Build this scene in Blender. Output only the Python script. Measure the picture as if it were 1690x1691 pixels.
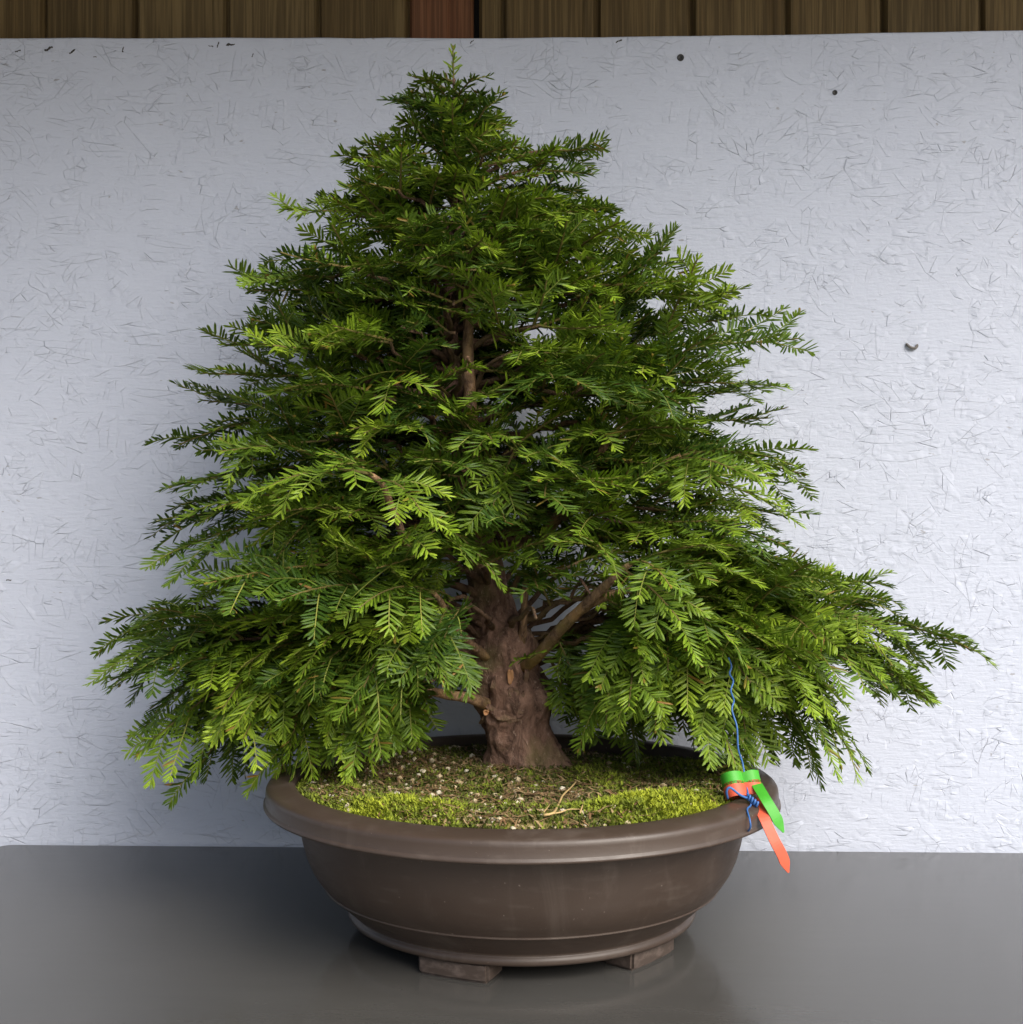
import bpy, bmesh, math, random
import numpy as np
from mathutils import Vector, noise as mnoise
R = math.radians
random.seed(7); rng = np.random.default_rng(7)
for o in list(bpy.data.objects): bpy.data.objects.remove(o)
scene = bpy.context.scene
COL = scene.collection

# ------------------------------------------------------------------ camera, sky, sun, exposure
F = 2030.0; CX = -0.012; CZ = 0.485; CD = 1.45          # focal length in photo pixels, camera position
cd = bpy.data.cameras.new('camera'); cam = bpy.data.objects.new('camera', cd); COL.objects.link(cam)
cam.location = (CX, -CD, CZ); cam.rotation_euler = (R(90), 0, 0)
cd.sensor_width = 36; cd.lens = 36 * F / 1690; cd.clip_start = .05; cd.clip_end = 500
scene.camera = cam
SUN_EL, SUN_AZ = 41, 40        # azimuth: degrees to the right of the camera axis, in front of the wall
w = bpy.data.worlds.new('World'); scene.world = w; w.use_nodes = True
nt = w.node_tree; bg = nt.nodes['Background']
sky = nt.nodes.new('ShaderNodeTexSky'); sky.sky_type = 'NISHITA'; sky.sun_disc = False
sky.sun_elevation = R(SUN_EL); sky.sun_rotation = R(180 - SUN_AZ); sky.dust_density = 4.0; sky.air_density = 1.0
nt.links.new(sky.outputs[0], bg.inputs[0]); bg.inputs[1].default_value = 0.055
sl = bpy.data.lights.new('sun', 'SUN'); sl.energy = 1.5; sl.angle = R(50); sl.color = (1, .965, .92)
sun = bpy.data.objects.new('sun', sl); COL.objects.link(sun)
sd = Vector((math.sin(R(SUN_AZ)) * math.cos(R(SUN_EL)), -math.cos(R(SUN_AZ)) * math.cos(R(SUN_EL)), math.sin(R(SUN_EL))))
sun.rotation_euler = sd.to_track_quat('Z', 'Y').to_euler(); sun.location = (2, -2, 3)
vs = scene.view_settings
vs.view_transform = 'Standard'; vs.look = 'None'; vs.gamma = 1; vs.use_curve_mapping = False; vs.exposure = 1.62
scene.render.engine = 'CYCLES'
cy = scene.cycles; cy.max_bounces = 5; cy.diffuse_bounces = 3; cy.glossy_bounces = 2; cy.transmission_bounces = 2
YAW = R(-1.7)                  # board, fence and tabletop stand a little askew: their right end is nearer

# ------------------------------------------------------------------ helpers
def at(px, row, y=0.0):
    Z = CD + y
    return np.array((CX + (px - 845) / F * Z, y, CZ - (row - 845) / F * Z))
def tag(o, label=None, cat=None, group=None, kind=None):
    if label: o['label'] = label
    if cat: o['category'] = cat
    if group: o['group'] = group
    if kind: o['kind'] = kind
    return o
def empty(name, loc=(0, 0, 0)):
    o = bpy.data.objects.new(name, None); COL.objects.link(o); o.location = loc; o.empty_display_size = .02
    return o
def link(name, me, mats, parent=None, loc=(0, 0, 0)):
    o = bpy.data.objects.new(name, me); COL.objects.link(o); o.location = loc
    for m in (mats if isinstance(mats, (list, tuple)) else [mats]):
        if m.name not in [x.name for x in me.materials if x]: me.materials.append(m)
    if parent: o.parent = parent
    return o
def mesh_pd(name, v, f, smooth=False):
    me = bpy.data.meshes.new(name); me.from_pydata([tuple(map(float, p)) for p in v], [], f); me.update()
    if smooth: me.shade_smooth()
    return me
def mesh_tri(name, v, t, midx=None, col=None, smooth=False):
    v = np.asarray(v, np.float32); t = np.asarray(t, np.int32); n = len(t)
    me = bpy.data.meshes.new(name)
    me.vertices.add(len(v)); me.vertices.foreach_set('co', v.ravel())
    me.loops.add(3 * n); me.loops.foreach_set('vertex_index', t.ravel())
    me.polygons.add(n); me.polygons.foreach_set('loop_start', np.arange(0, 3 * n, 3, dtype=np.int32))
    if midx is not None: me.polygons.foreach_set('material_index', np.asarray(midx, np.int32))
    me.polygons.foreach_set('use_smooth', np.full(n, smooth))
    if col is not None:
        a = me.color_attributes.new('tone', 'FLOAT_COLOR', 'POINT')
        c = np.ones((len(v), 4), np.float32); c[:, :3] = col; a.data.foreach_set('color', c.ravel())
    me.update(calc_edges=True); me.validate(); return me
def nrm(a):
    a = np.asarray(a, float); return a / (np.linalg.norm(a) + 1e-12)
def tube(path, rad, sides=8, cap=True, jitter=0, quads=True):
    """returns verts, faces (quads) of a tapering tube"""
    path = [np.asarray(p, float) for p in path]; V = []; Fc = []
    t0 = nrm(path[1] - path[0]); u = nrm(np.cross(t0, (0.13, .9, .31)))
    for i, p in enumerate(path):
        t = nrm(path[min(i + 1, len(path) - 1)] - path[max(i - 1, 0)])
        u = nrm(u - t * np.dot(u, t)); w_ = np.cross(t, u)
        for k in range(sides):
            a = 2 * math.pi * k / sides; r = rad[i] * (1 + (random.uniform(-jitter, jitter) if jitter else 0))
            V.append(p + (u * math.cos(a) + w_ * math.sin(a)) * r)
    for i in range(len(path) - 1):
        for k in range(sides):
            a = i * sides + k; b = i * sides + (k + 1) % sides
            Fc.append((a, b, b + sides, a + sides))
    if cap:
        Fc.append(tuple(range(sides))[::-1]); Fc.append(tuple((len(path) - 1) * sides + k for k in range(sides)))
    return V, Fc
def catmull(pts, n=6, rad=None):
    pts = [np.asarray(p, float) for p in pts]; P = [2 * pts[0] - pts[1]] + pts + [2 * pts[-1] - pts[-2]]
    out = []; ro = []
    for i in range(1, len(P) - 2):
        for k in range(n):
            t = k / n; a, b, c, d = P[i - 1:i + 3]
            out.append(.5 * ((2 * b) + (c - a) * t + (2 * a - 5 * b + 4 * c - d) * t * t + (3 * b - a - 3 * c + d) * t ** 3))
            if rad: ro.append(rad[i - 1] * (1 - t) + rad[i] * t)
    out.append(pts[-1])
    if rad: ro.append(rad[-1]); return out, ro
    return out
def box(x0, x1, y0, y1, z0, z1, bev=0, name='m'):
    bm = bmesh.new(); bmesh.ops.create_cube(bm, size=1)
    for v in bm.verts: v.co = Vector(((x0 + x1) / 2 + v.co.x * (x1 - x0), (y0 + y1) / 2 + v.co.y * (y1 - y0), (z0 + z1) / 2 + v.co.z * (z1 - z0)))
    if bev: bmesh.ops.bevel(bm, geom=bm.edges[:], offset=bev, segments=2, profile=.6, affect='EDGES')
    me = bpy.data.meshes.new(name); bm.to_mesh(me); bm.free(); return me

# ------------------------------------------------------------------ materials
class N:
    def __init__(s, name):
        s.m = bpy.data.materials.new(name); s.m.use_nodes = True; s.t = s.m.node_tree
        s.b = s.t.nodes['Principled BSDF']; s.tc = s.n('ShaderNodeTexCoord')
    def n(s, k, **kw):
        x = s.t.nodes.new(k)
        for a, b in kw.items(): setattr(x, a, b)
        return x
    def l(s, a, b): s.t.links.new(a, b)
    def mapping(s, scale=(1, 1, 1), rot=(0, 0, 0), loc=(0, 0, 0), src=None):
        x = s.n('ShaderNodeMapping'); x.inputs['Scale'].default_value = scale; x.inputs['Rotation'].default_value = rot; x.inputs['Location'].default_value = loc
        s.l(src or s.tc.outputs['Object'], x.inputs[0]); return x.outputs[0]
    def noise(s, vec, scale, detail=4, rough=.55, dist=0):
        x = s.n('ShaderNodeTexNoise'); x.inputs['Scale'].default_value = scale; x.inputs['Detail'].default_value = detail
        x.inputs['Roughness'].default_value = rough; x.inputs['Distortion'].default_value = dist
        s.l(vec, x.inputs['Vector']); return x.outputs['Fac']
    def ramp(s, fac, stops):
        x = s.n('ShaderNodeValToRGB'); e = x.color_ramp.elements
        while len(e) < len(stops): e.new(.5)
        for i, (p, c) in enumerate(stops):
            e[i].position = p; e[i].color = (*c, 1) if not isinstance(c, (int, float)) else (c, c, c, 1)
        s.l(fac, x.inputs[0]); return x.outputs[0]
    def mix(s, fac, a, b, mode='MIX'):
        x = s.n('ShaderNodeMix', data_type='RGBA', blend_type=mode)
        for sock, v in ((x.inputs[0], fac), (x.inputs[6], a), (x.inputs[7], b)):
            if hasattr(v, 'links') or hasattr(v, 'is_linked'): s.l(v, sock)
            else: sock.default_value = v if isinstance(v, (int, float)) else (*v, 1)
        return x.outputs[2]
    def math(s, op, a, b=None, c=None):
        x = s.n('ShaderNodeMath', operation=op)
        for i, v in enumerate((a, b, c)):
            if v is None: continue
            if hasattr(v, 'is_linked'): s.l(v, x.inputs[i])
            else: x.inputs[i].default_value = v
        return x.outputs[0]
    def bump(s, h, strength=.5, dist=.002, prev=None):
        x = s.n('ShaderNodeBump'); x.inputs['Strength'].default_value = strength; x.inputs['Distance'].default_value = dist
        s.l(h, x.inputs['Height'])
        if prev: s.l(prev, x.inputs['Normal'])
        return x.outputs[0]
    def out(s, color=None, rough=None, normal=None, spec=None):
        for k, v in (('Base Color', color), ('Roughness', rough), ('Normal', normal), ('Specular IOR Level', spec)):
            if v is None: continue
            if hasattr(v, 'is_linked'): s.l(v, s.b.inputs[k])
            else: s.b.inputs[k].default_value = v if isinstance(v, (int, float)) else (*v, 1)
        return s.m

def mat_board():
    m = N('white_painted_strand_board')
    warp = m.n('ShaderNodeVectorMath', operation='MULTIPLY_ADD')
    wn = m.n('ShaderNodeTexNoise'); wn.inputs['Scale'].default_value = 16; wn.inputs['Detail'].default_value = 2
    m.l(m.tc.outputs['Object'], wn.inputs['Vector']); m.l(wn.outputs['Color'], warp.inputs[0])
    warp.inputs[1].default_value = (.004, .004, .004); m.l(m.tc.outputs['Object'], warp.inputs[2])
    h = None; groove_shade = None
    for i, (ang, sx, sz, th) in enumerate(((3, 11, 70, .026), (-8, 16, 95, .026), (38, 19, 75, .024), (-50, 18, 78, .024), (84, 20, 80, .020))):
        mp = m.n('ShaderNodeMapping'); mp.inputs['Rotation'].default_value = (0, R(ang), 0); mp.inputs['Location'].default_value = (i * 2.1 + .4, 0, i * 5.3); m.l(warp.outputs[0], mp.inputs[0])
        m2 = m.n('ShaderNodeMapping'); m2.inputs['Scale'].default_value = (sx, 0, sz); m.l(mp.outputs[0], m2.inputs[0])
        sxyz = m.n('ShaderNodeSeparateXYZ'); m.l(m2.outputs[0], sxyz.inputs[0]); cxy = m.n('ShaderNodeCombineXYZ'); m.l(sxyz.outputs[0], cxy.inputs[0]); m.l(sxyz.outputs[2], cxy.inputs[1])
        v = m.n('ShaderNodeTexVoronoi', voronoi_dimensions='2D', feature='DISTANCE_TO_EDGE'); v.inputs['Scale'].default_value = 1; m.l(cxy.outputs[0], v.inputs['Vector'])
        v2 = m.n('ShaderNodeTexVoronoi', voronoi_dimensions='2D'); v2.inputs['Scale'].default_value = 1; m.l(cxy.outputs[0], v2.inputs['Vector'])
        sp = m.n('ShaderNodeSeparateColor'); m.l(v2.outputs['Color'], sp.inputs[0])
        on = m.math('GREATER_THAN', sp.outputs[0], .55)
        gt = m.ramp(m.noise(m.mapping((24, 1, 30), (0, R(ang), 0), (i * 7.7, 0, 0)), 1.0, 2, .6), [(.52, 0), (.66, 1)])
        r = m.math('MULTIPLY', m.math('MULTIPLY', m.ramp(v.outputs['Distance'], [(.0, 1), (th, 0)]), gt), on)
        groove_shade = r if groove_shade is None else m.math('MAXIMUM', groove_shade, r)
        hh = m.math('MULTIPLY', m.math('MULTIPLY', on, sp.outputs[1]), gt)
        h = hh if h is None else m.math('MAXIMUM', h, hh)
    fine = m.noise(m.mapping((26, 1, 150)), 2.0, 3); grain = m.noise(m.mapping(), 120, 3)
    tot = m.math('ADD', m.math('MULTIPLY', h, .75), m.math('ADD', m.math('MULTIPLY', fine, .45), m.math('MULTIPLY', grain, .40)))
    tot = m.math('SUBTRACT', tot, m.math('MULTIPLY', groove_shade, .8))
    bmp = m.bump(tot, .8, .0019)
    gate = m.noise(m.mapping(), 22, 3)
    chip = m.math('MULTIPLY', m.ramp(m.noise(m.mapping((60, 1, 150), (0, R(-33), 0)), 1.0, 2, .6), [(.71, 0), (.75, 1)]), m.ramp(gate, [(.48, 0), (.56, .6)]))
    base = m.mix(m.noise(m.mapping(), 3.0, 4), (.515, .56, .665), (.57, .615, .715))
    c = m.mix(m.math('MULTIPLY', groove_shade, .085), base, (.25, .245, .25))  # groove lines also tinted darker, standing in for shadow along strand edges
    c = m.mix(chip, c, (.24, .23, .225))
    return m.out(c, .6, bmp, .35)
def mat_wood(name, a, b, off):
    m = N(name)
    g = m.noise(m.mapping((26, 26, 1.3), loc=(off, 0, off * .7)), 1.6, 5, .6, .6)
    g2 = m.noise(m.mapping((150, 150, 3), loc=(off, 0, 0)), 1.6, 3, .6)
    c = m.mix(m.ramp(g, [(.32, 0), (.68, 1)]), a, b)
    c = m.mix(m.ramp(g2, [(.42, .55), (.6, 0)]), c, tuple(x * .35 for x in a))
    vor = m.n('ShaderNodeTexVoronoi'); vor.inputs['Scale'].default_value = 1.0; m.l(m.mapping((9, 9, 3.2), loc=(off * 2, 0, off)), vor.inputs['Vector'])
    c = m.mix(m.ramp(vor.outputs['Distance'], [(.05, .8), (.13, 0)]), c, tuple(x * .25 for x in a))
    return m.out(c, .75, m.bump(g2, .5, .002, m.bump(g, .4, .003)), .3)
def mat_table():
    m = N('grey_coated_tabletop')
    n1 = m.noise(m.mapping((1, 1, 1)), 5, 5); n2 = m.noise(m.mapping((6, 40, 1), (0, 0, R(12))), 1.5, 4); n3 = m.noise(m.mapping(), 140, 3)
    c = m.mix(n1, (.046, .045, .041), (.068, .066, .061)); c = m.mix(m.math('MULTIPLY', n2, .35), c, (.105, .102, .097))
    v = m.n('ShaderNodeTexVoronoi'); v.inputs['Scale'].default_value = 26; m.l(m.mapping(), v.inputs['Vector'])
    sp = m.n('ShaderNodeSeparateColor'); m.l(v.outputs['Color'], sp.inputs[0])
    dot = m.math('MULTIPLY', m.ramp(v.outputs['Distance'], [(.035, 1), (.06, 0)]), m.math('GREATER_THAN', sp.outputs[0], .8))
    c = m.mix(dot, c, (.05, .045, .04))
    r = m.ramp(m.math('ADD', m.math('MULTIPLY', n1, .7), m.math('MULTIPLY', n2, .3)), [(.3, .11), (.7, .20)])
    return m.out(c, r, m.bump(n3, .03, .0008, m.bump(n2, .03, .0015)), .6)
def mat_pot():
    m = N('brown_pot_plastic')
    n1 = m.noise(m.mapping(), 9, 5); n2 = m.noise(m.mapping((1, 1, 1)), 420, 2); n3 = m.noise(m.mapping((1, 1, 4)), 28, 5)
    c = m.mix(n1, (.046, .031, .023), (.060, .042, .032)); 
    c = m.mix(m.ramp(n3, [(.56, 0), (.78, .45)]), c, (.10, .078, .063))
    c = m.mix(m.ramp(m.noise(m.mapping((1, 1, .3)), 14, 6, .7, .8), [(.55, 0), (.74, .35)]), c, (.14, .115, .095))
    sp = m.ramp(m.noise(m.mapping(), 190, 2), [(.73, 0), (.77, .5)])
    c = m.mix(sp, c, (.25, .21, .18))
    return m.out(c, m.ramp(n3, [(.3, .36), (.75, .55)]), m.bump(n2, .10, .0006, m.bump(n3, .05, .001)), .5)
def mat_foot():
    m = N('scuffed_pot_foot')
    n = m.noise(m.mapping((30, 30, 60)), 2.0, 5, .65)
    c = m.mix(m.ramp(n, [(.46, 0), (.74, 1)]), (.055, .04, .032), (.13, .10, .085))
    return m.out(c, .6, m.bump(n, .4, .001), .4)
def mat_bark(name, k=1.0, orange=0.0, algae=1.0):
    m = N(name)
    n1 = m.noise(m.mapping((1, 1, .45)), 70, 6, .7, .8); n2 = m.noise(m.mapping(), 15, 4); n3 = m.noise(m.mapping((1, 1, .6)), 260, 4, .7); n4 = m.noise(m.mapping((1, 1, .25)), 24, 4, .6, .5)
    c = m.mix(m.ramp(n1, [(.36, 0), (.62, 1)]), (.06 * k, .034 * k, .024 * k), (.235 * k + .06 * orange, .142 * k + .045 * orange, .102 * k))
    c = m.mix(m.ramp(n4, [(.5, 0), (.66, .6)]), c, (.19 * k + .12 * orange, .108 * k + .07 * orange, .074 * k))
    c = m.mix(m.ramp(n2, [(.52, 0), (.70, .6)]), c, (.115 * k + .08 * orange, .115 * k + .05 * orange, .035 * k))        # thin algae
    c = m.mix(m.ramp(n3, [(.58, 0), (.70, .6)]), c, (.36 * k, .26 * k, .20 * k))
    hgt = m.math('ADD', m.math('MULTIPLY', n1, 1.0), m.math('ADD', m.math('MULTIPLY', n3, .45), n4))
    return m.out(c, .8, m.bump(hgt, 1.0, .006), .25)
def mat_needle():
    m = N('yew_needle')
    a = m.n('ShaderNodeAttribute', attribute_name='tone'); sp = m.n('ShaderNodeSeparateColor'); m.l(a.outputs['Color'], sp.inputs[0])
    old = m.mix(sp.outputs[0], (.016, .046, .008), (.060, .122, .012))  # older needles are darker; deepened further to paint in the crown's interior shade
    new = m.mix(sp.outputs[0], (.19, .32, .018), (.34, .46, .035))
    c = m.mix(sp.outputs[1], old, new)
    c = m.mix(sp.outputs[2], c, (.23, .12, .03))
    m.out(c, .45, None, .30)
    tr = m.n('ShaderNodeBsdfTranslucent'); m.l(m.mix(.5, c, (.20, .32, .02)), tr.inputs[0])
    mx = m.n('ShaderNodeMixShader'); mx.inputs[0].default_value = .20
    o = m.t.nodes['Material Output']; m.l(m.b.outputs[0], mx.inputs[1]); m.l(tr.outputs[0], mx.inputs[2]); m.l(mx.outputs[0], o.inputs[0])
    return m.m
def mat_twig():
    m = N('young_twig'); a = m.n('ShaderNodeAttribute', attribute_name='tone'); sp = m.n('ShaderNodeSeparateColor'); m.l(a.outputs['Color'], sp.inputs[0])
    n = m.noise(m.mapping(), 160, 3)
    c = m.mix(sp.outputs[1], m.mix(n, (.07, .045, .022), (.19, .10, .045)), m.mix(sp.outputs[0], (.12, .17, .025), (.24, .24, .05)))
    return m.out(c, .65, None, .3)
def mat_simple(name, c, rough=.6, var=.25, scale=60, bump=.2, spec=.4):
    m = N(name); n = m.noise(m.mapping(), scale, 4)
    return m.out(m.mix(n, tuple(x * (1 - var) for x in c), tuple(min(1, x * (1 + var)) for x in c)), rough, m.bump(n, bump, .001), spec)
def mat_tone(name, stops, rough=.8):
    m = N(name); a = m.n('ShaderNodeAttribute', attribute_name='tone'); sp = m.n('ShaderNodeSeparateColor'); m.l(a.outputs['Color'], sp.inputs[0])
    n = m.noise(m.mapping(), 300, 3)
    return m.out(m.mix(m.math('MULTIPLY', n, .5), m.ramp(sp.outputs[0], stops), (.03, .022, .012)), rough, m.bump(n, .4, .001), .25)
def mat_soil():
    m = N('damp_potting_soil'); n1 = m.noise(m.mapping(), 30, 6, .65); n2 = m.noise(m.mapping(), 190, 4, .7); n3 = m.noise(m.mapping(), 9, 4)
    c = m.mix(m.ramp(n2, [(.35, 0), (.65, 1)]), (.10, .066, .036), (.42, .30, .17))
    c = m.mix(m.ramp(n1, [(.45, 0), (.62, .8)]), c, (.16, .14, .03))
    c = m.mix(m.ramp(n3, [(.5, 0), (.66, .6)]), c, (.19, .18, .03))
    return m.out(c, .9, m.bump(n2, .9, .004), .2)
M = dict(board=mat_board(), table=mat_table(), pot=mat_pot(), foot=mat_foot(), trunk=mat_bark('yew_trunk_bark', 1.2), limb=mat_bark('yew_limb_bark', 1.1, 1.2), inner=mat_bark('yew_inner_bark', .8, .35),
         twig=mat_twig(), needle=mat_needle(), soil=mat_soil(),
         wood=[mat_wood('fence_wood_%d' % i, a, b, i * 1.7) for i, (a, b) in enumerate((((.125, .082, .032), (.19, .135, .058)), ((.14, .098, .042), (.215, .155, .07)), ((.11, .075, .03), (.17, .12, .052))))],
         redwood=mat_wood('fence_wood_red', (.17, .068, .03), (.23, .11, .055), 9.1),
         green=mat_simple('green_tag_plastic', (.05, .33, .022), .5, .18, 90, .25), orange=mat_simple('orange_tag_plastic', (.60, .095, .045), .5, .18, 90, .25),
         blue=mat_simple('blue_coated_wire', (.04, .13, .36), .45, .35, 150, .3), dark=mat_simple('dark_screw', (.03, .03, .03), .45),
         moss=mat_tone('moss_blades', [(0, (.065, .08, .014)), (.4, (.21, .27, .022)), (1, (.46, .52, .035))]),
         grit=mat_tone('grit_grains', [(0, (.18, .11, .06)), (.5, (.42, .31, .17)), (.8, (.62, .53, .34)), (1, (.78, .73, .58))], .7),
         root=mat_simple('pale_root', (.42, .30, .13), .7), litter=mat_tone('dry_litter', [(0, (.09, .05, .025)), (.5, (.27, .155, .07)), (1, (.46, .34, .17))]),
         shade_roof=mat_simple('shade_roof_boards', (.12, .09, .06), .8), ground=mat_simple('paving', (.22, .21, .19), .9, .2, 6), scar=mat_simple('bare_wood_scar', (.42, .22, .10), .7, .3, 200))

# ------------------------------------------------------------------ setting: board, fence, tabletop, unseen shading roof added above, ground
WY = 0.345                                             # face of the white board
def curve_top(x):                                      # the board's top edge, a little bowed
    Z = CD + WY + x * math.tan(YAW); px = 845 + (x - CX) * F / Z
    row = 62 - 13 * max(0, (px - 800) / 890) ** 1.35
    return CZ - (row - 845) / F * Z
bm = bmesh.new(); xs = np.linspace(-1.3, 1.3, 53); TH = .015
g = []
for x in xs:
    zt = curve_top(x) + random.uniform(-.0006, .0006)
    g.append([bm.verts.new((x, WY, -.75)), bm.verts.new((x, WY, zt - .002)), bm.verts.new((x, WY + .002, zt)), bm.verts.new((x, WY + TH, zt)), bm.verts.new((x, WY + TH, -.75))])
for i in range(len(xs) - 1):
    for k in range(5): bm.faces.new((g[i][k], g[i + 1][k], g[i + 1][(k + 1) % 5], g[i][(k + 1) % 5]))
bm.faces.new(g[0]); bm.faces.new(g[-1][::-1]); bmesh.ops.recalc_face_normals(bm, faces=bm.faces[:])
me = bpy.data.meshes.new('board'); bm.to_mesh(me); bm.free()
board = link('strand_board', me, M['board']); board.rotation_euler.z = YAW
tag(board, 'large white painted strand board standing upright behind the potted tree', 'board')
for px, row, r in ((1123, 98, .0042), (1375, 158, .0030)):
    p = at(px, row, WY); p[0] -= .0102; V = []; Fs = []
    rr = [(r * 1.25, 0), (r * 1.2, -.0012), (r, -.0016), (r * .45, -.0012), (r * .2, -.0004)]
    for q, (a, dy) in enumerate(rr):
        V += [(math.cos(2 * math.pi * k / 14) * a, dy + .0003, math.sin(2 * math.pi * k / 14) * a) for k in range(14)]
        if q: Fs += [((q - 1) * 14 + k, (q - 1) * 14 + (k + 1) % 14, q * 14 + (k + 1) % 14, q * 14 + k) for k in range(14)]
    Fs.append(tuple(range(4 * 14, 5 * 14)))
    link('screw', mesh_pd('screw', V, Fs), M['dark'], board, p)
p = at(1500, 574, WY); p[0] -= .0102                                  # a loose chip of strand
V, Fs = tube(catmull([(-.009, -.001, .004), (-.004, -.004, -.002), (.004, -.003, -.003), (.008, -.001, .003)], 4), [.0008] + [.0022] * 11 + [.0006], 5)
link('chip', mesh_pd('chip', V, Fs), mat_simple('chip_grey', (.16, .15, .14), .8), board, p)

dk = mat_simple('bare_chip', (.055, .05, .045), .9)
for px, row, sc, an in ((72, 71, .9, .5), (20, 74, .6, .2), (112, 76, .75, .7), (197, 74, .55, 1.5), (345, 70, .5, -.2), (357, 68, .6, 1.0), (378, 67, .9, .1), (415, 86, .4, 1.4), (780, 68, .5, .6), (150, 86, .35, 0), (1022, 66, .7, .5), (5, 958, .6, 0)):
    p = at(px, row, WY); p[0] -= .0102; cp = catmull([(-.008, 0, random.uniform(-.002, .002)), (-.003, -.0005, random.uniform(-.002, .002)), (.003, -.0005, random.uniform(-.002, .002)), (.007, 0, random.uniform(-.002, .002))], 4); V2, F2 = tube(cp, [.0004] + [random.uniform(.0006, .0024) for _ in range(11)] + [.0003], 6, jitter=.35); V2 = [(v[0], v[1] * .3, v[2]) for v in V2]
    o = link('chip', mesh_pd('chip', V2, F2), dk, board, p); o.scale = (sc, sc, sc); o.rotation_euler.y = -an; o.location.z = min(o.location.z, curve_top(p[0]) - .006)
fence = empty('plank_fence', (0, WY + .06, -.75)); fence.rotation_euler.z = YAW; FY = WY + .055
tag(fence, 'brown vertical plank fence rising above the top edge of the white board', 'fence')
seams = [-240, -88, 65, 219, 371, 524, 674, 783]; seams2 = [790, 831, 986, 1142, 1297, 1454, 1613, 1768, 1923]
for L in (seams, seams2):
    for i in range(len(L) - 1):
        x0 = at(L[i], 0, FY)[0]; x1 = at(L[i + 1], 0, FY)[0]; wd = x1 - x0
        yj = random.uniform(-.002, .002)
        # profile across the plank: v joint on the left, flat face, shallow step, rebate under the neighbour
        prof = [(0.0012, .0115), (.006, 0), (wd * .60, 0), (wd * .62, .0022), (wd * .84, .0022), (wd * .87, .0002), (wd - .006, 0), (wd - .0012, .010), (wd - .0012, .0125), (wd + (.006 if L[i + 1] not in (783, 1923) else -.0012), .0125), (wd + (.006 if L[i + 1] not in (783, 1923) else -.0012), .02), (.0075, .02), (.0075, .0115)]
        V = [(x0 + a, FY + b + yj - (WY + .06), z) for z in (0, 2.6) for a, b in prof]; n = len(prof)
        Fs = [(k, (k + 1) % n, n + (k + 1) % n, n + k) for k in range(n)] + [tuple(range(n))[::-1], tuple(range(n, 2 * n))]
        link('plank', mesh_pd('plank', V, Fs), M['redwood'] if L[i] == 674 else M['wood'][random.randrange(3)], fence)
xg = at(786, 0, FY)[0]; link('rail', box(-1.4, 1.4, .026, .05, .3, .4), M['wood'][2], fence); link('post', box(xg - .05, xg + .05, .052, .12, 0, 2.6), M['wood'][2], fence); link('gap_backing', box(xg - .03, xg + .03, .020, .0255, .45, 2.6), mat_simple('gap_shade_black', (.012, .011, .010), .9), fence)  # near-black strip behind the panel gap stands in for the shade there

# tabletop with rounded corners, turned a hair
TB = .322; TFR = -.318; TX0 = at(-22, 1400, TB)[0]; TX1 = at(1694, 1400, TB)[0]
bm = bmesh.new(); rad = .022; pts = []
for cx, cy, a0 in ((TX1 - rad, TB - rad, 0), (TX0 + rad, TB - rad, 90), (TX0 + rad, TFR + rad, 180), (TX1 - rad, TFR + rad, 270)):
    for k in range(7): a = R(a0 + k * 15); pts.append((cx + rad * math.cos(a), cy + rad * math.sin(a)))
f = bm.faces.new([bm.verts.new((x, y, -.022)) for x, y in pts])
r_ = bmesh.ops.extrude_face_region(bm, geom=[f])
for v in r_['geom']:
    if isinstance(v, bmesh.types.BMVert): v.co.z = 0
bmesh.ops.recalc_face_normals(bm, faces=bm.faces[:])
top_e = [e for e in bm.edges if all(abs(v.co.z) < 1e-6 for v in e.verts)]
bmesh.ops.bevel(bm, geom=top_e, offset=.002, segments=2, affect='EDGES')
me = bpy.data.meshes.new('top'); bm.to_mesh(me); bm.free()
table = link('tabletop', me, M['table']); table.rotation_euler.z = YAW
tag(table, 'smooth grey tabletop with rounded corners under the bonsai pot', 'table')

gm = mesh_pd('ground', [(-60, -60, -.75), (60, -60, -.75), (60, 60, -.75), (-60, 60, -.75)], [(0, 1, 2, 3)])
tag(link('ground', gm, M['ground']), kind='structure')
rp = [(-3.2, -1.45), (1.9, -.32), (1.9, 1.0), (-3.2, 1.0)]; V = [(x, y, z) for z in (1.62, 1.66) for x, y in rp]  # unseen cover added overhead, cut slantwise to darken the board's top and left
tag(link('shade_roof', mesh_pd('shade_roof', V, [(3, 2, 1, 0), (4, 5, 6, 7)] + [(k, (k + 1) % 4, 4 + (k + 1) % 4, 4 + k) for k in range(4)]), M['shade_roof']), kind='structure')

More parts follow.
